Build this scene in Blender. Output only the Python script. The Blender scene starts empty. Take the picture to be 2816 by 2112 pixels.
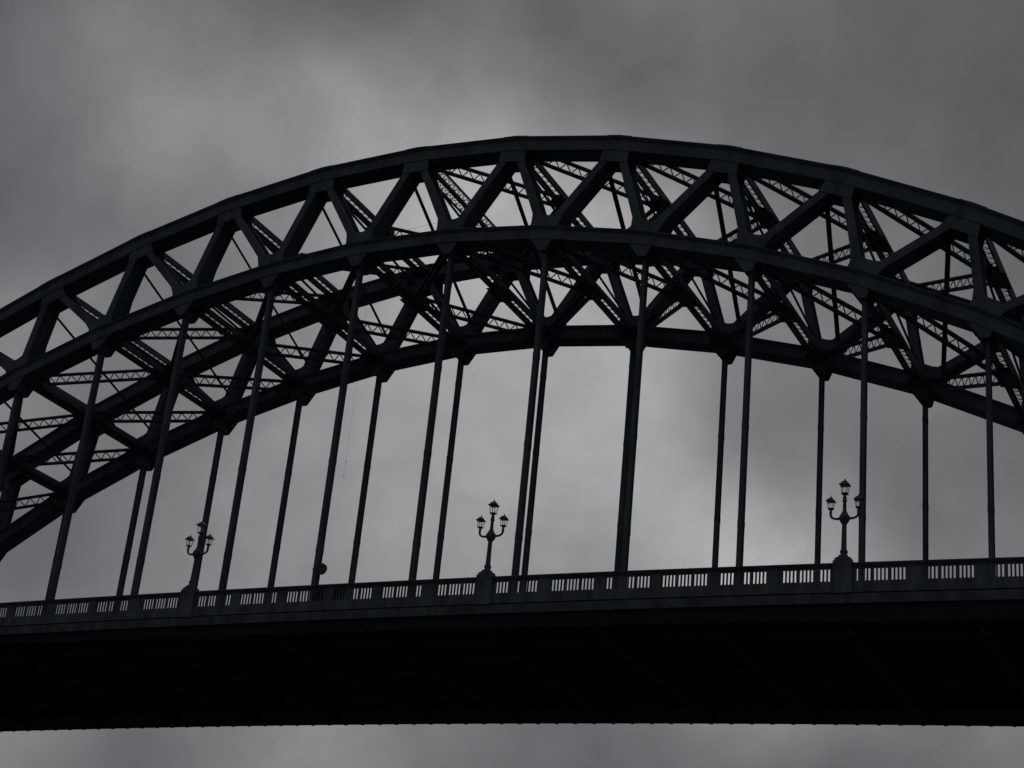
import bpy, bmesh, math, random
from mathutils import Vector, Matrix
random.seed(7)
S = bpy.context.scene
COL = S.collection
V = Vector

# ------------------------------------------------------------------ camera
CAM = (38.27931, -77.13815, -26.07645)
YAW, PITCH, ROLL, FPX = -0.474130, 0.414270, 0.102180, 4815.77
fw = V((math.sin(YAW)*math.cos(PITCH), math.cos(YAW)*math.cos(PITCH), math.sin(PITCH)))
r0 = V((math.cos(YAW), -math.sin(YAW), 0.0)); u0 = r0.cross(fw)
rt = math.cos(ROLL)*r0 + math.sin(ROLL)*u0
up = -math.sin(ROLL)*r0 + math.cos(ROLL)*u0
cd = bpy.data.cameras.new("camera"); cam = bpy.data.objects.new("camera", cd); COL.objects.link(cam)
cam.matrix_world = Matrix(((rt.x, up.x, -fw.x, CAM[0]), (rt.y, up.y, -fw.y, CAM[1]), (rt.z, up.z, -fw.z, CAM[2]), (0, 0, 0, 1)))
cd.sensor_width = 36.0; cd.lens = FPX/2816*36.0; cd.clip_end = 6000; cd.clip_start = 0.5
S.camera = cam

# ------------------------------------------------------------------ light
S.view_settings.view_transform = 'Standard'; S.view_settings.look = 'None'
S.view_settings.exposure = 0.0; S.view_settings.gamma = 1.0
SUN_EL, SUN_AZ = math.radians(48), math.radians(-15)     # sun hidden by cloud behind the arch; azimuth from +Y towards +X
sd = bpy.data.lights.new("sun", 'SUN'); sd.energy = 0.5; sd.angle = math.radians(25); sd.color = (1.0, 0.96, 0.9)
so = bpy.data.objects.new("sun", sd); COL.objects.link(so)
sdir = V((math.sin(SUN_AZ)*math.cos(SUN_EL), math.cos(SUN_AZ)*math.cos(SUN_EL), math.sin(SUN_EL)))
so.rotation_euler = sdir.to_track_quat('Z', 'Y').to_euler(); so.location = (0, 80, 90)

def world():
    w = bpy.data.worlds.new("World"); S.world = w; w.use_nodes = True
    nt = w.node_tree; N = nt.nodes; L = nt.links; N.clear()
    def node(t, **k):
        n = N.new(t)
        for a, b in k.items(): setattr(n, a, b)
        return n
    def math_(op, a, b=None, c=None, clamp=False):
        n = node('ShaderNodeMath', operation=op); n.use_clamp = clamp
        for i, x in enumerate((a, b, c)):
            if x is None: continue
            if isinstance(x, (int, float)): n.inputs[i].default_value = x
            else: L.new(x, n.inputs[i])
        return n.outputs[0]
    tc = node('ShaderNodeTexCoord'); d = tc.outputs['Generated']
    def noise(scale, detail, rough, dist=0.0, src=None, off=(0, 0, 0)):
        mp = node('ShaderNodeMapping'); L.new(src or d, mp.inputs[0]); mp.inputs['Location'].default_value = off
        n = node('ShaderNodeTexNoise'); n.inputs['Scale'].default_value = scale; n.inputs['Detail'].default_value = detail
        n.inputs['Roughness'].default_value = rough; n.inputs['Distortion'].default_value = dist
        L.new(mp.outputs[0], n.inputs['Vector']); return n
    wn = noise(6.0, 4, 0.5)
    sb = node('ShaderNodeVectorMath', operation='SUBTRACT'); L.new(wn.outputs['Color'], sb.inputs[0]); sb.inputs[1].default_value = (.5, .5, .5)
    ml = node('ShaderNodeVectorMath', operation='SCALE'); L.new(sb.outputs[0], ml.inputs[0]); ml.inputs['Scale'].default_value = 0.11
    ad = node('ShaderNodeVectorMath', operation='ADD'); L.new(d, ad.inputs[0]); L.new(ml.outputs[0], ad.inputs[1])
    nz = node('ShaderNodeVectorMath', operation='NORMALIZE'); L.new(ad.outputs[0], nz.inputs[0]); dw = nz.outputs[0]
    tot = None
    for (x, y, z, k, a) in CLOUDS:
        dt = node('ShaderNodeVectorMath', operation='DOT_PRODUCT'); L.new(dw, dt.inputs[0]); dt.inputs[1].default_value = (x, y, z)
        e = math_('EXPONENT', math_('MULTIPLY_ADD', dt.outputs['Value'], k, -k))
        tot = math_('MULTIPLY_ADD', e, a, tot if tot is not None else BASE)
    n1 = noise(9.0, 5, 0.5, 0.4, off=(3.1, 1.7, 0.4)); n2 = noise(26.0, 4, 0.5, 0.2, off=(0.3, 5.7, 2.4))
    f = math_('MULTIPLY_ADD', n1.outputs['Fac'], 0.46, 0.77)
    f = math_('MULTIPLY', f, math_('MULTIPLY_ADD', n2.outputs['Fac'], 0.34, 0.83))
    n3 = noise(60.0, 3, 0.55, 0.3, off=(1.3, 0.7, 4.4)); f = math_('MULTIPLY', f, math_('MULTIPLY_ADD', n3.outputs['Fac'], 0.14, 0.93))
    lum = math_('MAXIMUM', math_('MULTIPLY', tot, f), 0.02)
    # thicker cloud is bluer, thin bright cloud is neutral
    cr = node('ShaderNodeValToRGB'); L.new(lum, cr.inputs[0])
    cr.color_ramp.elements[0].position = 0.06; cr.color_ramp.elements[0].color = (0.98, 0.985, 1.07, 1)
    cr.color_ramp.elements[1].position = 0.34; cr.color_ramp.elements[1].color = (1.0, 1.0, 1.005, 1)
    # cool / neutral patches through the cloud deck
    cm = node('ShaderNodeVectorMath', operation='SCALE'); L.new(cr.outputs[0], cm.inputs[0]); L.new(math_('MULTIPLY', lum, 10.0), cm.inputs['Scale'])
    sky = node('ShaderNodeTexSky', sky_type='NISHITA'); sky.sun_disc = False; sky.sun_elevation = SUN_EL; sky.sun_rotation = SUN_AZ
    sky.dust_density = 4.0
    mx = node('ShaderNodeMix', data_type='RGBA'); mx.inputs['Factor'].default_value = 0.993
    L.new(sky.outputs[0], mx.inputs['A']); L.new(cm.outputs[0], mx.inputs['B'])
    bg = node('ShaderNodeBackground'); bg.inputs['Strength'].default_value = 0.1; L.new(mx.outputs['Result'], bg.inputs['Color'])
    out = node('ShaderNodeOutputWorld'); L.new(bg.outputs[0], out.inputs[0])

BASE = 0.13
CLOUDS = [
#CLOUDS-BEGIN
(-0.6247, 0.5744, 0.5290, 301.5, -0.0219),
(-0.6028, 0.5911, 0.5358, 301.5, -0.0301),
(-0.5771, 0.6151, 0.5372, 301.5, -0.0088),
(-0.5406, 0.6346, 0.5524, 301.5, 0.0189),
(-0.4818, 0.6703, 0.5643, 301.5, -0.0232),
(-0.4198, 0.7033, 0.5737, 301.5, -0.0104),
(-0.3925, 0.7164, 0.5768, 301.5, 0.0832),
(-0.3179, 0.7480, 0.5826, 301.5, 0.1274),
(-0.2422, 0.7744, 0.5845, 301.5, -0.0380),
(-0.1857, 0.7906, 0.5835, 301.5, -0.0157),
(-0.1299, 0.8037, 0.5806, 301.5, -0.0379),
(-0.6311, 0.5902, 0.5033, 301.5, 0.0118),
(-0.5926, 0.6145, 0.5209, 301.5, 0.0272),
(-0.5548, 0.6459, 0.5243, 301.5, 0.0240),
(-0.5302, 0.6619, 0.5299, 301.5, -0.0435),
(-0.4877, 0.6875, 0.5381, 301.5, -0.0935),
(-0.4435, 0.7116, 0.5450, 301.5, -0.0577),
(-0.3978, 0.7339, 0.5505, 301.5, -0.1745),
(-0.3512, 0.7544, 0.5546, 301.5, -0.0725),
(-0.3038, 0.7728, 0.5573, 301.5, -0.0343),
(-0.2466, 0.7920, 0.5585, 301.5, 0.0148),
(-0.1897, 0.8080, 0.5578, 301.5, 0.0293),
(-0.1336, 0.8209, 0.5552, 301.5, 0.0064),
(-0.6359, 0.6029, 0.4819, 301.5, -0.0010),
(-0.6061, 0.6248, 0.4922, 301.5, 0.0176),
(-0.5713, 0.6474, 0.5046, 301.5, 0.0781),
(-0.5264, 0.6805, 0.5097, 301.5, -0.0094),
(-0.4736, 0.7078, 0.5241, 301.5, 0.0647),
(-0.4535, 0.7235, 0.5205, 301.5, 0.1616),
(-0.4293, 0.7334, 0.5270, 301.5, 0.0127),
(-0.3260, 0.7774, 0.5378, 301.5, -0.0555),
(-0.2692, 0.7998, 0.5365, 301.5, -0.0199),
(-0.2121, 0.8178, 0.5350, 301.5, 0.0092),
(-0.1364, 0.8344, 0.5339, 301.5, 0.0056),
(-0.6403, 0.6152, 0.4600, 301.5, -0.0237),
(-0.5955, 0.6497, 0.4726, 301.5, -0.0227),
(-0.5638, 0.6720, 0.4802, 301.5, 0.1090),
(-0.5085, 0.7005, 0.5007, 301.5, 0.0146),
(-0.6326, 0.6361, 0.4419, 301.5, -0.0796),
(-0.5923, 0.6695, 0.4484, 301.5, -0.0732),
(-0.1488, 0.8466, 0.5109, 301.5, -0.0351),
(-0.4424, 0.7514, 0.4895, 301.5, 0.1997),
(-0.4052, 0.7739, 0.4868, 301.5, -0.0063),
(-0.3527, 0.7986, 0.4877, 301.5, 0.1609),
(-0.3033, 0.8191, 0.4869, 301.5, 0.0347),
(-0.2468, 0.8350, 0.4919, 301.5, -0.0277),
(-0.5001, 0.7269, 0.4706, 301.5, -0.0199),
(-0.5362, 0.7118, 0.4537, 301.5, -0.0055),
(-0.5758, 0.6987, 0.4245, 301.5, -0.0100),
(-0.6341, 0.6659, 0.3930, 301.5, 0.0376),
(-0.6486, 0.6603, 0.3787, 301.5, 0.1625),
(-0.6395, 0.6989, 0.3201, 301.5, -0.0963),
(-0.6149, 0.7263, 0.3072, 301.5, -0.0053),
(-0.5839, 0.7550, 0.2984, 301.5, 0.1207),
(-0.5853, 0.7398, 0.3319, 301.5, -0.0313),
(-0.5399, 0.7780, 0.3212, 301.5, -0.0114),
(-0.5098, 0.7814, 0.3600, 301.5, 0.0483),
(-0.4936, 0.7799, 0.3849, 301.5, 0.0803),
(-0.4801, 0.8128, 0.3300, 301.5, -0.0348),
(-0.4594, 0.8089, 0.3669, 301.5, -0.0021),
(-0.4631, 0.8292, 0.3129, 301.5, 0.0935),
(-0.4272, 0.8249, 0.3702, 301.5, 0.0370),
(-0.4007, 0.8292, 0.3898, 301.5, -0.0295),
(-0.3785, 0.8352, 0.3989, 301.5, 0.0235),
(-0.4109, 0.8527, 0.3225, 301.5, 0.0542),
(-0.3690, 0.8538, 0.3672, 301.5, 0.1610),
(-0.3557, 0.8784, 0.3193, 301.5, -0.2037),
(-0.3409, 0.8733, 0.3480, 301.5, 0.0127),
(-0.3319, 0.8528, 0.4033, 301.5, 0.0766),
(-0.3175, 0.8715, 0.3737, 301.5, -0.0722),
(-0.3123, 0.8906, 0.3306, 301.5, 0.1882),
(-0.2916, 0.9010, 0.3211, 301.5, 0.3993),
(-0.2845, 0.8886, 0.3597, 301.5, -0.2419),
(-0.2639, 0.8786, 0.3980, 301.5, -0.0421),
(-0.2633, 0.9070, 0.3285, 301.5, 0.1033),
(-0.2417, 0.9020, 0.3578, 301.5, -0.2584),
(-0.2107, 0.8995, 0.3828, 301.5, 0.0243),
(-0.1913, 0.9201, 0.3417, 301.5, 0.0170),
(-0.1611, 0.9265, 0.3400, 301.5, 0.0395),
(-0.1724, 0.9076, 0.3828, 301.5, -0.0442),
(-0.2278, 0.8855, 0.4049, 301.5, 0.2114),
(-0.6516, 0.7374, 0.1780, 301.5, 0.1750),
(-0.6236, 0.7609, 0.1794, 301.5, -0.1178),
(-0.5848, 0.7896, 0.1859, 301.5, -0.0398),
(-0.5356, 0.8216, 0.1952, 301.5, 0.1105),
(-0.5099, 0.8370, 0.1986, 301.5, 0.0316),
(-0.4836, 0.8521, 0.2000, 301.5, -0.0561),
(-0.4294, 0.8788, 0.2080, 301.5, 0.0417),
(-0.3736, 0.9027, 0.2134, 301.5, -0.0337),
(-0.3169, 0.9231, 0.2179, 301.5, -0.0092),
(-0.2598, 0.9399, 0.2215, 301.5, 0.0299),
(-0.2031, 0.9531, 0.2243, 301.5, -0.1563),
(-0.1673, 0.9588, 0.2294, 301.5, 0.1524),
#CLOUDS-END
]
world()

# ------------------------------------------------------------------ materials
def mat(name, col, rough=0.6, var=0.25, scale=1.2, metal=0.0, spec=0.08, col2=None, bump=0.15, streak=True):
    m = bpy.data.materials.new(name); m.use_nodes = True; nt = m.node_tree; N = nt.nodes; L = nt.links
    b = N['Principled BSDF']; b.inputs['Roughness'].default_value = rough; b.inputs['Metallic'].default_value = metal
    b.inputs['Specular IOR Level'].default_value = spec
    tc = N.new('ShaderNodeTexCoord')
    n = N.new('ShaderNodeTexNoise'); n.inputs['Scale'].default_value = scale; n.inputs['Detail'].default_value = 6; n.inputs['Roughness'].default_value = 0.6
    mp = N.new('ShaderNodeMapping'); mp.inputs['Scale'].default_value = (1.0, 1.0, 0.3 if streak else 1.0)
    L.new(tc.outputs['Object'], mp.inputs[0]); L.new(mp.outputs[0], n.inputs['Vector'])
    r = N.new('ShaderNodeValToRGB'); L.new(n.outputs['Fac'], r.inputs[0])
    c2 = col2 or tuple(c*(1-var) for c in col)
    r.color_ramp.elements[0].position = 0.36; r.color_ramp.elements[0].color = (*c2, 1)
    r.color_ramp.elements[1].position = 0.62; r.color_ramp.elements[1].color = (*[c*(1+var*0.6) for c in col], 1)
    L.new(r.outputs[0], b.inputs['Base Color'])
    if bump:
        n2 = N.new('ShaderNodeTexNoise'); n2.inputs['Scale'].default_value = 9; n2.inputs['Detail'].default_value = 4
        L.new(tc.outputs['Object'], n2.inputs['Vector'])
        bp = N.new('ShaderNodeBump'); bp.inputs['Strength'].default_value = bump; bp.inputs['Distance'].default_value = 0.02
        L.new(n2.outputs['Fac'], bp.inputs['Height']); L.new(bp.outputs[0], b.inputs['Normal'])
    return m
PAINT = mat('bridge_paint', (0.072, 0.102, 0.117), rough=0.8)
LACE = mat('lacing_paint', (0.045, 0.074, 0.084), rough=0.6)
STONE = mat('parapet_paint', (0.085, 0.115, 0.129), rough=0.65, var=0.3, scale=1.6, col2=(0.058, 0.070, 0.074))
IRON = mat('lamp_iron', (0.066, 0.095, 0.106), rough=0.5, scale=4.0)
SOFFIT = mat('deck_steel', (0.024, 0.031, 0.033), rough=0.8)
RED = mat('sign_paint', (0.075, 0.057, 0.057), rough=0.5, scale=5.0)
DARK = mat('dark_board', (0.008, 0.009, 0.010), rough=0.8, scale=3.0)
ROPE = mat('rope_fibre', (0.16, 0.15, 0.14), rough=0.9, bump=0)
WATER = mat('river_water', (0.012, 0.016, 0.016), rough=0.35, scale=0.05, spec=0.3, streak=False, bump=0.4)
def glass():
    m = bpy.data.materials.new('lantern_glass'); m.use_nodes = True; nt = m.node_tree; N = nt.nodes; L = nt.links; N.clear()
    o = N.new('ShaderNodeOutputMaterial'); t = N.new('ShaderNodeBsdfTransparent'); t.inputs[0].default_value = (0.95, 0.95, 0.93, 1)
    g = N.new('ShaderNodeBsdfGlossy'); g.inputs['Roughness'].default_value = 0.1
    n = N.new('ShaderNodeTexNoise'); n.inputs['Scale'].default_value = 6
    mm = N.new('ShaderNodeMath'); mm.operation = 'MULTIPLY_ADD'; mm.inputs[1].default_value = 0.08; mm.inputs[2].default_value = 0.03
    L.new(n.outputs['Fac'], mm.inputs[0])
    x = N.new('ShaderNodeMixShader'); L.new(mm.outputs[0], x.inputs[0]); L.new(t.outputs[0], x.inputs[1]); L.new(g.outputs[0], x.inputs[2])
    L.new(x.outputs[0], o.inputs[0]); return m
GLASS = glass()

# ------------------------------------------------------------------ builders
bridge = None
class MB:
    def __init__(s): s.v = []; s.f = []
    def add(s, vs, fs):
        o = len(s.v); s.v += [V(q) for q in vs]; s.f += [tuple(i+o for i in f) for f in fs]
    def box(s, x0, x1, y0, y1, z0, z1):
        vs = [(x, y, z) for x in (x0, x1) for y in (y0, y1) for z in (z0, z1)]
        s.add(vs, [(0, 1, 3, 2), (4, 6, 7, 5), (0, 4, 5, 1), (2, 3, 7, 6), (0, 2, 6, 4), (1, 5, 7, 3)])
    def beam(s, a, b, w, h, upv=(0, 0, 1), off=(0, 0)):      # w across, h along upv
        a = V(a); b = V(b); d = (b-a).normalized(); u = V(upv)
        sd_ = d.cross(u).normalized(); u = sd_.cross(d).normalized()
        o = sd_*off[0] + u*off[1]
        vs = [p+o+sd_*(w/2*i)+u*(h/2*j) for p in (a, b) for i in (-1, 1) for j in (-1, 1)]
        s.add(vs, [(0, 1, 3, 2), (4, 6, 7, 5), (0, 4, 5, 1), (2, 3, 7, 6), (0, 2, 6, 4), (1, 5, 7, 3)])
    def prism(s, poly, y0, y1):                             # polygon in x,z extruded along y
        n = len(poly); vs = [(x, y0, z) for x, z in poly] + [(x, y1, z) for x, z in poly]
        s.add(vs, [tuple(range(n)), tuple(range(2*n-1, n-1, -1))] + [(i, i+n, (i+1) % n + n, (i+1) % n) for i in range(n)])
    def loft(s, rings, closed=True, caps=True):
        n = len(rings[0]); o = [p for r in rings for p in r]; fs = []
        for k in range(len(rings)-1):
            for i in range(n if closed else n-1):
                j = (i+1) % n; fs.append((k*n+i, k*n+j, (k+1)*n+j, (k+1)*n+i))
        if caps: fs += [tuple(range(n-1, -1, -1)), tuple(range((len(rings)-1)*n, len(rings)*n))]
        s.add(o, fs)
    def lathe(s, c, prof, n=16, sq=False):
        rings = []
        for r, z in prof:
            ring = []
            for i in range(n):
                t = 2*math.pi*i/n + (math.pi/4 if sq else 0); q = r*(math.sqrt(2) if sq else 1)
                ring.append((c[0]+q*math.cos(t), c[1]+q*math.sin(t), c[2]+z))
            rings.append(ring)
        s.loft(rings)
    def tube(s, pts, rad, n=10):
        rings = []
        for k, p in enumerate(pts):
            p = V(p); a = V(pts[max(0, k-1)]); b = V(pts[min(len(pts)-1, k+1)]); d = (b-a).normalized()
            u = d.cross(V((0, 1, 0))); u = (u if u.length > 1e-3 else d.cross(V((1, 0, 0)))).normalized(); w = d.cross(u)
            r = rad[k] if isinstance(rad, (list, tuple)) else rad
            rings.append([p+u*(r*math.cos(2*math.pi*i/n))+w*(r*math.sin(2*math.pi*i/n)) for i in range(n)])
        s.loft(rings)
    def build(s, name, m, parent=None, bevel=0.0, camber=False):
        org = V((0, 0, 0)); q = parent
        while q is not None: org = org + q.location; q = q.parent
        vs = [(v + V((0, 0, zc(v.x, v.z)))) if camber else v for v in s.v]
        if not camber and (parent is bridge or (parent is not None and parent.parent is bridge)):     # the far rib rides 0.2 m higher
            vs = [v + V((0, 0, .21*v.y/W)) if v.z > .5 else v for v in vs]
        me = bpy.data.meshes.new(name); me.from_pydata([tuple(v-org) for v in vs], [], s.f); me.update()
        bm = bmesh.new(); bm.from_mesh(me); bmesh.ops.recalc_face_normals(bm, faces=bm.faces)
        if bevel: bmesh.ops.bevel(bm, geom=[e for e in bm.edges if len(e.link_faces) == 2 and e.calc_face_angle(0) > 0.6], offset=bevel, segments=1, affect='EDGES', clamp_overlap=True)
        bm.to_mesh(me); bm.free()
        me.materials.append(m); o = bpy.data.objects.new(name, me); COL.objects.link(o)
        if parent is not None: o.parent = parent
        return o
def empty(name, loc, label, cat, group=None):
    o = bpy.data.objects.new(name, None); COL.objects.link(o); o.location = loc; o.empty_display_size = 0.5
    return tag(o, label, cat, group)
def tag(o, label, cat, group=None):
    o['label'] = label; o['category'] = cat
    if group: o['group'] = group
    return o
def smooth(o):
    for p in o.data.polygons: p.use_smooth = True
    return o

# ------------------------------------------------------------------ geometry of the bridge
P = 6.0                     # hanger pitch
W = 13.336                  # distance between the two arch ribs
WD = 0.46                   # width of a web member
HB = 0.63                   # half width of a chord box
def zc(x, z=0.0): return -2.789e-4*(x+11.09)**2 - (.0058*(x+11) if z < -1.95 else 0.0)      # camber of the deck; the soffit is graded slightly
UX = {-9: -60.3, -8: -54.0, -7: -47.6, -6: -41.3, -5: -34.80, -4: -28.3, -3: -21.87, -2: -15.3, -1: -8.75, 0: -2.3, 1: 4.2, 2: 10.7, 3: 17.11, 4: 23.55, 5: 29.9, 6: 36.2, 7: 42.5}
UZ = {-9: 7.6, -8: 12.2, -7: 16.2, -6: 19.55, -5: 22.38, -4: 24.72, -3: 26.44, -2: 27.53, -1: 27.82, 0: 27.46, 1: 26.37, 2: 24.56, 3: 22.13, 4: 19.02, 5: 15.3, 6: 10.9, 7: 5.9}
def lz(x):                  # top edge of the lower chord
    pts = [(-60, .3), (-54, 5.6), (-48, 10.0), (-42, 13.6), (-36, 16.35), (-30, 18.55), (-24, 20.2), (-18, 21.35), (-12, 21.97), (-6, 21.93), (0, 21.3), (6, 20.08), (12, 18.35), (18, 16.05), (24, 13.1), (30, 9.5), (36, 5.2), (42, .2)]
    for (a, za), (b, zb) in zip(pts, pts[1:]):
        if a <= x <= b: return za+(zb-za)*(x-a)/(b-a)
LI = list(range(-9, 7))
LN = {i: (i*P, lz(i*P)) for i in range(-10, 8)}
UN = {k: (UX[k], UZ[k]) for k in UX}
UD, LD = 0.86, 0.80         # chord depths
def nrm(tab, k):
    ks = sorted(tab); a = tab[max(ks[0], k-1)]; b = tab[min(ks[-1], k+1)]
    t = V((b[0]-a[0], 0, b[1]-a[1])).normalized(); return t, V((-t.z, 0, t.x))
def ucen(k, y=0):
    n = nrm(UN, k)[1]; return V((UN[k][0], y, UN[k][1])) - n*(UD/2)
def lcen(i, y=0):
    n = nrm(LN, i)[1]; return V((LN[i][0], y, LN[i][1])) - n*(LD/2)

bridge = empty('arch_bridge', (0, W/2, -2.4), 'dark steel through arch bridge with latticed ribs and vertical hangers crossing the whole picture', 'bridge')

def chord(tab, depth, y, name, ks, splice):
    mb = MB()
    prof = [(-HB-.17, 0), (HB+.17, 0), (HB+.17, -.06), (HB+.15, -.065), (HB+.02, -.20), (HB, -.201), (HB, -depth+.05), (HB+.07, -depth+.049), (HB+.07, -depth), (-HB-.07, -depth), (-HB-.07, -depth+.049), (-HB, -depth+.05), (-HB, -.201), (-HB-.02, -.20), (-HB-.15, -.065), (-HB-.17, -.06)]
    rings = []
    for k in ks:
        t, n = nrm(tab, k); p = V((tab[k][0], y, tab[k][1]))
        rings.append([p + V((0, a, 0)) + n*b for a, b in prof])
    mb.loft(rings)
    for k in ks[1:-1]:                                     # cover plates over the splices at the nodes
        for sgn in (-1, 1):
            if k+sgn in tab:
                a = V((tab[k][0], y, tab[k][1])); b = V((tab[k+sgn][0], y, tab[k+sgn][1])); n = nrm(tab, k)[1]
                d = (b-a).normalized(); mb.beam(a+n*.016, a+d*splice+n*.016, 2*HB+.30, .045, n)
    o = mb.build(name, PAINT, bridge)
    if y < 1: o['label'] = 'near rib ' + name.replace('_', ' ')
    else: o['label'] = 'far rib ' + name.replace('_', ' ')
    return o
UK = list(range(-9, 8)); LK = list(range(-10, 8))
for y in (0.0, W):
    uc = chord(UN, UD, y, 'upper_chord', UK, .75)
    lc = chord(LN, LD, y, 'lower_chord', LK, .0001 + .6)
    # gusset plates: one on the outer and one on the inner face of the chord at each node
    def edge(c0, d, n, t, h, side):                        # where the outer edge of a web member crosses a line h from the node
        q = c0 + d*(h/d.dot(n)); return q + t*(side*(WD/2)/abs(d.dot(n)))
    for k in UK[1:-1]:
        t, n = nrm(UN, k); c0 = ucen(k); c = V((UN[k][0], 0, UN[k][1])) - n*(UD-.10)
        d1 = (lcen(k-1) - c0).normalized(); d2 = (lcen(k) - c0).normalized()
        h = -(UD/2+.72)
        bl = edge(c0, d1, n, t, h, -1); br = edge(c0, d2, n, t, h, 1)
        poly = [c - t*.80, bl, br, c + t*.80]
        for sgn in (-1, 1):
            ya, yb = sorted((y+sgn*(HB+.002), y+sgn*(HB+.028))); mb = MB()
            mb.prism([(q.x, q.z) for q in poly], ya, yb); mb.build('gusset_plate', PAINT, uc)
    for i in LK[1:-1]:
        t, n = nrm(LN, i); c0 = lcen(i); a = c0 + n*(LD/2-.10); b = c0 - n*(LD/2-.08)
        d1 = (ucen(i) - c0).normalized(); d2 = (ucen(i+1) - c0).normalized() if i+1 in UN else d1
        h = LD/2+.74
        tl = edge(c0, d1, n, t, h, -1); tr = edge(c0, d2, n, t, h+.04, 1)
        pl = edge(c0, d1, n, t, h, 1); pr_ = edge(c0, d2, n, t, h, -1)
        ml = pl + (pr_-pl)*.25 - n*.06; mr = pl + (pr_-pl)*.75 - n*.06
        poly = [a - t*.86, a - t*.84 + n*.35, tl, pl, ml, mr, pr_, tr, a + t*.90 + n*.35, a + t*.82]
        hx = LN[i][0]; zb = (c0 - n*(LD/2)).z
        poly2 = [b - t*.74, V((hx-.27, 0, zb-.66)), V((hx-.20, 0, zb-.75)), V((hx+.20, 0, zb-.75)), V((hx+.27, 0, zb-.66)), b + t*.74]
        for sgn in (-1, 1):
            ya, yb = sorted((y+sgn*(HB+.002), y+sgn*(HB+.028)))
            mb = MB(); mb.prism([(q.x, q.z) for q in reversed(poly)], ya, yb); mb.build('gusset_plate', PAINT, lc)
            if zb > 1: mb = MB(); mb.prism([(q.x, q.z) for q in poly2], ya, yb); mb.build('hanger_gusset', PAINT, lc)
    # web members: riveted boxes, each its own part
    for k in UK[1:-1]:
        for i in (k-1, k):
            if i not in LN: continue
            a = ucen(k, y); b = lcen(i, y)
            mb = MB()
            mb.beam(a, b, .05, 2*(HB-.05), (0, 1, 0))                   # centre plate of the H section
            for q in (-1, 1): mb.beam(a, b, WD, .05, (0, 1, 0), off=(0, q*(HB-.03)))
            for q in (-1, 1): mb.beam(a, b, .20, .05, (0, 1, 0), off=(0, q*(HB-.13)))
            mb.build('web_member', PAINT, bridge)
    # hangers
    for i in LK[1:-1]:
        hx, hz = LN[i]; zt = hz - LD - .35
        if zt < 1.0: continue
        mb = MB()
        mb.box(hx-.17, hx+.17, y-.5, y+.5, zt-.30, zt+.25)           # head block between the gussets
        for q in (-1, 1): mb.box(hx-.115, hx+.115, y+q*.20-.014, y+q*.20+.014, -1.7, zt)
        mb.box(hx-.09, hx-.06, y-.185, y+.185, -1.7, zt)
        mb.box(hx+.02, hx+.05, y-.185, y+.185, -1.7, zt)
        z = 3.0
        while z < zt-.5:
            for q in (-1, 1): mb.box(hx-.125, hx+.125, y+q*.216-.006, y+q*.216+.006, z, z+.35)
            z += 5.2
        mb.build('hanger', PAINT, bridge)

# ------------------------------------------------------------------ bracing between the ribs
def lattice_brace(a, b, h=.66, cut0=.72, cut1=.55, per=.74):
    a = V(a); b = V(b); d = (b-a).normalized(); Lg = (b-a).length
    sd_ = d.cross(V((0, 0, 1))).normalized(); u = sd_.cross(d)
    mb = MB()
    for q in (-1, 1): mb.beam(a+d*cut0, b-d*cut1, .28, .11, u, off=(0, q*h/2)); mb.beam(a+d*cut0, b-d*cut1, .03, .16, u, off=(0, q*(h/2-.05)))
    x0, x1 = cut0+.75, Lg-cut1-.35
    n = max(3, int(round((x1-x0)/(per/2)))); st = (x1-x0)/n
    for j in range(n):
        q = 1 if j % 2 else -1
        mb.beam(a+d*(x0+st*j)-u*(q*(h/2-.06)), a+d*(x0+st*(j+1))+u*(q*(h/2-.06)), .02, .07, u)
    mb.beam(a+d*(cut0-.25), a+d*(cut0+.78), .04, h, u); mb.beam(b-d*(cut1+.38), b-d*(cut1-.2), .04, h, u)
    mb.build('lateral_brace', LACE, bridge)
def lattice_strut(a, b, u, hub, s=.74, leg=.17, per=.66):
    a = V(a); b = V(b); d = (b-a).normalized(); sd_ = d.cross(u).normalized(); Lg = (b-a).length
    mb = MB(); e = s/2
    for i in (-1, 1):
        for j in (-1, 1):
            c = sd_*(i*e)+u*(j*e)
            mb.beam(a+c-u*(j*leg/2), b+c-u*(j*leg/2), .028, leg, u)
            mb.beam(a+c-sd_*(i*leg/2), b+c-sd_*(i*leg/2), leg, .028, u)
    x0, x1 = 1.25, Lg-1.25
    spans = [(x0, x1)] if not hub else [(x0, Lg/2-.85), (Lg/2+.85, x1)]
    if hub: spans_solid = [(.3, x0), (Lg/2-.85, Lg/2+.85), (x1, Lg-.3)]
    else: spans_solid = [(.3, x0), (x1, Lg-.3)]
    for (p, q) in spans:
        n = max(3, int(round((q-p)/(per/2)))); st = (q-p)/n
        for j in range(n):
            g = 1 if j % 2 else -1; w = e-leg*.6
            A = a+d*(p+st*j); B = a+d*(p+st*(j+1))
            for f in (-1, 1):
                mb.beam(A+u*(f*e)-sd_*(g*w), B+u*(f*e)+sd_*(g*w), .055, .016, u)
                mb.beam(A+sd_*(f*e)-u*(g*w*f), B+sd_*(f*e)+u*(g*w*f), .055, .016, sd_)
    for (p, q) in spans_solid:
        for f in (-1, 1):
            mb.beam(a+d*p, a+d*q, s-.02, .02, u, off=(0, f*(e+.004))); mb.beam(a+d*p, a+d*q, .02, s-.02, u, off=(f*(e+.004), 0))
    mb.build('cross_strut', LACE, bridge)
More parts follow.
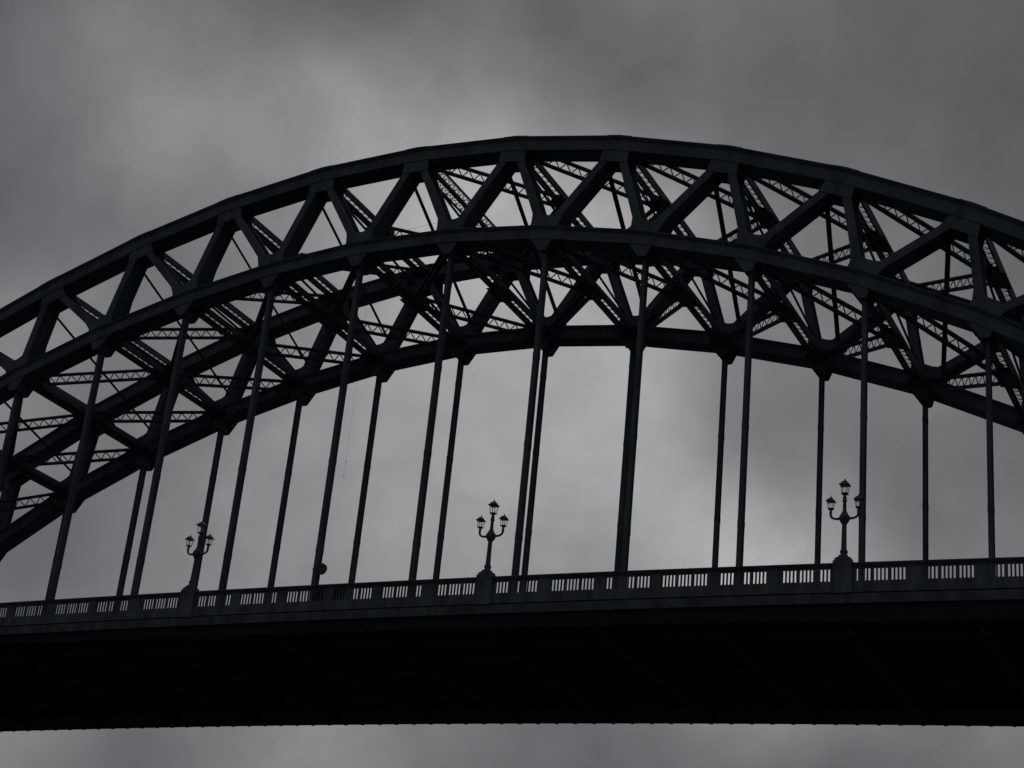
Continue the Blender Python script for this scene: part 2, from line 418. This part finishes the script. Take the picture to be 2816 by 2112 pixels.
def plate_strut(a, b, u, w=.76, h=.42, per=.56):         # two side plates laced across top and bottom, solid at the ends and the middle
    a = V(a); b = V(b); d = (b-a).normalized(); sd_ = d.cross(u).normalized(); Lg = (b-a).length; mb = MB()
    for i in (-1, 1):
        mb.beam(a, b, .025, h, u, off=(i*w/2, 0))
        for j in (-1, 1): mb.beam(a, b, .10, .025, u, off=(i*(w/2-.05), j*(h/2-.012)))
    x0, x1, m = 1.30, Lg-1.15, .85
    for (p, q) in ((x0, Lg/2-m), (Lg/2+m, x1)):
        n = max(3, int(round((q-p)/(per/2)))); st = (q-p)/n; o = -u*(h/2-.03)
        for g in range(n):
            e = (w/2-.08)*(1 if g % 2 else -1)
            mb.beam(a+d*(p+st*g)+o-sd_*e, a+d*(p+st*(g+1))+o+sd_*e, .05, .016, u)
    for j in (-1, 1):
        for (p, q) in ((.4, x0), (Lg/2-m, Lg/2+m), (x1, Lg-.4)): mb.beam(a+d*p, a+d*q, w-.03, .016, u, off=(0, j*(h/2-.035)))
    for (p, q, ww) in ((.5, 1.25, 1.25), (Lg/2-1.0, Lg/2+1.0, 1.2), (Lg-1.25, Lg-.5, 1.25)):       # gussets that take the lateral braces
        mb.beam(a+d*p, a+d*q, ww, .02, u, off=(0, -h/2-.012))
    mb.build('cross_strut', LACE, bridge)
CR_U, CR_L = -1, -1         # crown node of the upper / lower plane
for k in UK[1:-1]:
    a = ucen(k, 0); b = ucen(k, W); n = nrm(UN, k)[1]
    lattice_strut(a, b, n, False) if k == CR_U else plate_strut(a, b, (n+V((0, 0, 1))).normalized())
    if k != CR_U:
        j = k-1 if k > CR_U else k+1
        mid = (a+b)/2
        for y in (0, W): lattice_brace(ucen(j, y), mid)
for i in LK[1:-1]:
    if LN[i][1] < 3: continue
    a = lcen(i, 0); b = lcen(i, W); n = nrm(LN, i)[1]
    plate_strut(a, b, (n+V((0, 0, 1))).normalized())
    if i != CR_L:
        j = i-1 if i > CR_L else i+1
        mid = (a+b)/2
        for y in (0, W): lattice_brace(lcen(j, y), mid)
for k in UK[2:-2]:
    for i in (k-1, k):
        if i in LN and LN[i][1] > 3:
            a = ucen(k, .45); b = lcen(i, W-.45); wv = (V((b.x, 0, b.z))-V((a.x, 0, a.z))).normalized(); a = a+wv*1.45; b = b-wv*1.45
            mb = MB(); wx = min(.27, max(.12, .24+.04*k)) if i == k-1 else .13; mb.beam(a, b, wx, .05, (0, 0, 1)); mb.beam(a, b, .03, .10, (0, 0, 1), off=(0, -.06))
            mb.build('sway_brace', LACE, bridge)

# ------------------------------------------------------------------ deck
X0, X1 = -66.0, 54.0
def sweep(poly, x0, x1, step=3.0):
    n = max(1, int(math.ceil((x1-x0)/step))); mb = MB()
    mb.loft([[V((x0+(x1-x0)*k/n, a, b)) for a, b in poly] for k in range(n+1)])
    return mb
sec = [(-3.13, -1.30), (-3.13, -1.44), (-3.33, -1.45), (-3.25, -1.87), (-3.08, -1.90), (-2.92, -2.40),
       (W+2.92, -2.40), (W+3.08, -1.90), (W+3.25, -1.87), (W+3.33, -1.45), (W+3.20, -1.44), (W+3.20, -1.30)]
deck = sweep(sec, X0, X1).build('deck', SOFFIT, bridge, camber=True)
fm = sweep([(-3.345, -1.452), (-3.265, -1.868), (-3.252, -1.868), (-3.332, -1.452)], X0, X1)
fm.build('fascia_plate', STONE, deck, camber=True)
for k in range(int(X0//6)+1, int(X1//6)+1):
    mb = MB(); x = k*P
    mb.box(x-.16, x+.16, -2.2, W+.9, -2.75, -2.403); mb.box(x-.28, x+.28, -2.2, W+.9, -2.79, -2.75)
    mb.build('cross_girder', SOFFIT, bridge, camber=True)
for y in (-1.6, 1.5, 4.1, W/2, W-4.1, W-1.5):
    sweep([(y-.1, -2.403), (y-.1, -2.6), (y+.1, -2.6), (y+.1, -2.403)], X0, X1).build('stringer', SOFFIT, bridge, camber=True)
for y in (-2.90, W+2.90):
    x = X0+.4; poly = [(X1, -2.39), (X0, -2.39), (X0, -2.412)]
    while x < X1-.4: poly += [(x-.12, -2.412), (x-.10, -2.45), (x+.10, -2.45), (x+.12, -2.412)]; x += 1.2
    poly.append((X1, -2.412)); n = len(poly); mb = MB()
    half = (n-4)
    vs = [(px, y-.05, pz_) for px, pz_ in poly[2:]] + [(px, y+.05, pz_) for px, pz_ in poly[2:]]
    m_ = len(poly)-2; vs += [(px, yy, -2.39) for yy in (y-.05, y+.05) for px, _ in poly[2:]]
    fs = []
    for q in range(m_-1): fs += [(q, q+1, q+1+m_, q+m_), (q, q+1, 2*m_+q+1, 2*m_+q), (m_+q, m_+q+1, 3*m_+q+1, 3*m_+q), (2*m_+q, 2*m_+q+1, 3*m_+q+1, 3*m_+q)]
    mb.add(vs, fs)
    mb.build('edge_bracket', SOFFIT, bridge, camber=True)

# ------------------------------------------------------------------ parapet, one section between each pair of lamp pedestals
PIERS = [3.27, 6.14, 9.0, 11.86, 14.73]
YF = -3.20                  # face of the parapet
def parapet(x0, x1, label, blocked=()):
    r = empty('parapet', ((x0+x1)/2, YF, -1.44), label, 'parapet', 'parapet sections between the lamp pedestals')
    sweep([(YF-.17, 0), (YF+.20, 0), (YF+.20, -.10), (YF+.16, -.165), (YF-.04, -.165), (YF-.155, -.05)], x0+.05, x1-.05, 1.5).build('coping', STONE, r, camber=True)
    sweep([(YF-.045, -.845), (YF+.14, -.845), (YF+.14, -1.43), (YF+.06, -1.43), (YF+.05, -1.37), (YF-.05, -1.35)], x0+.05, x1-.05, 1.5).build('plinth', STONE, r, camber=True)
    xs = [x0] + [round(x0/18)*18+q for q in PIERS] + [x1]
    for q in xs[1:-1]:
        mb = MB(); mb.box(q-.285, q+.285, YF-.025, YF+.10, -.843, -.167); mb.build('pier', STONE, r, camber=True)
    for b in range(6):
        a0 = xs[b] + (.43 if b == 0 else .286); a1 = xs[b+1] - (.43 if b == 5 else .286)
        mb = MB(); c = (a0+a1)/2; g = .63; gap = .155; w = 3*g+2*gap; s0 = c-w/2; t = (YF+.015, YF+.075)
        mb.box(a0, a1, t[0]-.01, t[1]+.01, -.235, -.167); mb.box(a0, a1, t[0]-.01, t[1]+.01, -.843, -.815)
        mb.box(a0, s0, t[0]-.01, t[1]+.01, -.815, -.235); mb.box(s0+w, a1, t[0]-.01, t[1]+.01, -.815, -.235)
        for j in range(3):
            gs = s0+j*(g+gap)
            if j: mb.box(gs-gap, gs, t[0]-.01, t[1]+.01, -.815, -.235)
            for m in range(3):
                bx = gs+.1+m*(.1+.0767)
                mb.box(bx, bx+.0767, t[0], t[1], -.8, -.235)
                mb.box(bx-.012, bx+.0887, t[0]+.004, t[1]-.004, -.815, -.785)
        mb.build('baluster_panel', STONE, r, camber=True)
    for (p, q) in blocked:
        mb = MB(); mb.box(p, q, YF+.16, YF+.20, -.85, -.18); o = mb.build('backing_board', DARK, r, camber=True); o['label'] = 'dark board closing the balustrade openings'
    return r
parapet(-54, -36, 'far left end of the dark balustraded parapet running out of the picture')
parapet(-36, -17.74, 'balustraded parapet section left of the leftmost lamp pedestal')
parapet(-17.74, 0, 'balustraded parapet section between left and middle lamps with dark boarded openings beside the round sign', blocked=((-10.02, -7.95),))
parapet(0, 18, 'balustraded parapet section between the middle and right lamps with open slots')
parapet(18, 36, 'balustraded parapet section right of the rightmost lamp pedestal')

# ------------------------------------------------------------------ lamps
def lantern(mb_root, c, s):
    lt = MB()
    lt.lathe(c, [(.06*s, 0), (.075*s, .04*s), (.145*s, .07*s), (.15*s, .105*s), (.11*s, .115*s)], 4, True)
    frame = lt
    zb, zt, rb, rtp = .115*s, .47*s, .112*s, .165*s
    for i in (-1, 1):
        for j in (-1, 1):
            frame.beam((c[0]+i*rb, c[1]+j*rb, c[2]+zb-.01), (c[0]+i*rtp, c[1]+j*rtp, c[2]+zt+.01), .022*s, .022*s, (0, 1, 0))
    root = frame.build('lantern', IRON, mb_root)
    rf = MB(); z = zt
    rf.lathe(c, [(.17*s, z), (.232*s, z+.03*s), (.236*s, z+.05*s), (.165*s, z+.115*s), (.13*s, z+.185*s), (.095*s, z+.23*s), (.04*s, z+.25*s)], 4, True)
    rf.lathe(c, [(.03*s, z+.245*s), (.045*s, z+.285*s), (.038*s, z+.315*s), (.018*s, z+.35*s), (.006*s, z+.385*s)], 8)
    rf.build('lantern_roof', IRON, root)
    gl = MB(); q = .012*s
    gl.loft([[(c[0]+i*(r-q), c[1]+j*(r-q), c[2]+zz) for i, j in ((-1, -1), (1, -1), (1, 1), (-1, 1))] for r, zz in ((rb, zb+.004), (rtp, zt-.004))], caps=False)
    gl.build('glass_pane', GLASS, root)
def lamp(x, label):
    z0 = zc(x); yc = YF+.05
    r = empty('street_lamp', (x, yc, z0-1.44), label, 'street lamp', 'triple lanterns along the parapet')
    c = (x, yc, z0)
    pd = MB()
    pd.box(x-.435, x+.435, yc-.27, yc+.27, z0-1.30, z0+.12)
    pd.box(x-.46, x+.46, yc-.29, yc+.29, z0-1.43, z0-1.30)
    pd.box(x-.37, x+.37, yc-.23, yc+.23, z0+.12, z0+.245)
    pd.loft([[(x+i*a, yc+j*b, z0+z) for i, j in ((-1, -1), (1, -1), (1, 1), (-1, 1))] for a, b, z in ((.33, .215, .245), (.225, .20, .31))])
    pd.box(x-.20, x+.20, yc-.19, yc+.19, z0+.31, z0+.385)
    pd.build('pedestal', STONE, r)
    po = MB()
    po.lathe(c, [(.20, .365), (.20, .40), (.15, .45), (.145, .49), (.175, .52), (.18, .60), (.17, .645), (.135, .67), (.128, .70), (.105, 1.88), (.115, 1.90), (.17, 1.99), (.245, 2.12), (.258, 2.20), (.235, 2.29), (.16, 2.41), (.125, 2.45), (.135, 2.49), (.10, 2.52), (.088, 2.60), (.078, 3.00), (.11, 3.03), (.12, 3.07), (.085, 3.10), (.08, 3.14), (.10, 3.17), (.10, 3.21), (.07, 3.24), (.07, 3.33)], 20)
    smooth(po.build('post', IRON, r))
    for sg in (-1, 1):
        am = MB()
        am.tube([(x+sg*q[0], yc, z0+q[1]) for q in ((.20, 2.20), (.34, 2.185), (.46, 2.20), (.56, 2.245), (.625, 2.32), (.645, 2.40), (.645, 2.48), (.645, 2.52), (.645, 2.55), (.645, 2.64))], [.065, .06, .055, .055, .058, .062, .058, .078, .062, .062])
        smooth(am.build('lamp_arm', IRON, r))
        lantern(r, (x+sg*.645, yc, z0+2.62), .86)
    lantern(r, (x, yc, z0+3.31), 1.0)
lamp(-17.74, 'leftmost triple lantern standing on its pedestal, top lantern crossed by a far hanger')
lamp(0.0, 'middle triple lantern on its pedestal, seen entirely against bright open sky')
lamp(18.0, 'rightmost triple lantern on its pedestal, right lantern overlapping a near hanger')

# ------------------------------------------------------------------ small things
sg = empty('round_sign', (-11.52, -.30, 1.6), 'round reddish sign fixed to a hanger just above the parapet', 'sign')
mb = MB(); ctr = V((-11.50, -.30, 1.96))
def disc(m_, r, y0, y1, n=36):
    m_.loft([[ctr+V((r*math.cos(2*math.pi*i/n), y, r*math.sin(2*math.pi*i/n))) for i in range(n)] for y in (y0, y1)])
disc(mb, .285, -.035, .02); mb.build('sign_plate', RED, sg)
mb = MB(); n = 36
mb.loft([[ctr+V((r*math.cos(2*math.pi*i/n), y, r*math.sin(2*math.pi*i/n))) for i in range(n)] for r, y in ((.286, -.06), (.312, -.06), (.312, .04), (.286, .04), (.286, -.06))], caps=False)
mb.build('sign_rim', IRON, sg)
mb = MB(); mb.box(-12.13, -11.35, -.275, -.245, 1.90, 1.95); mb.box(-12.13, -11.35, -.275, -.245, 2.02, 2.07); mb.build('bracket', IRON, sg)

mb = MB(); rr = random.Random(3)
mb.tube([(-11.23+.12*(1-k/12)*0+.012*math.sin(k*.9)+.10*(k/12), 0.0, 20.75-13.3*k/12) for k in range(13)], .0042, 6)
rope = mb.build('rope', ROPE, None)
tag(rope, 'thin pale rope dangling from the near lower arch chord beside a hanger', 'rope')
kn = MB(); kn.lathe((-11.13, 0, 7.30), [(.008, 0), (.015, .03), (.015, .14), (.008, .20)], 8); kn.lathe((-11.12, 0, 8.25), [(.008, 0), (.014, .03), (.014, .08), (.008, .14)], 8)
kn.build('rope_weight', ROPE, rope)
wr = MB(); wr.tube([(-10.0, -.55, 22.25), (-8.6, -.55, 22.40), (-6.9, -.55, 22.58)], .007, 6); wr.build('safety_wire', ROPE, bridge)

POST = (-33.2, -2.2)
pz = zc(POST[0])
pt = empty('post', (POST[0], POST[1], pz-1.3), 'small dark post whose top just shows above the parapet at far left', 'post')
mb = MB(); mb.lathe((POST[0], POST[1], pz), [(.14, -1.3), (.14, .18), (.09, .24), (.08, .30)], 12); mb.build('shaft', DARK, pt)
mb = MB(); mb.lathe((POST[0], POST[1], pz), [(.06, .29), (.095, .33), (.10, .42), (.075, .49), (.02, .52)], 12); mb.build('cap', DARK, pt)

# ------------------------------------------------------------------ river below
mb = MB(); mb.add([(-1500, -600, -28), (1500, -600, -28), (1500, 1500, -28), (-1500, 1500, -28)], [(0, 1, 2, 3)])
rv = mb.build('river', WATER, None); rv['kind'] = 'structure'
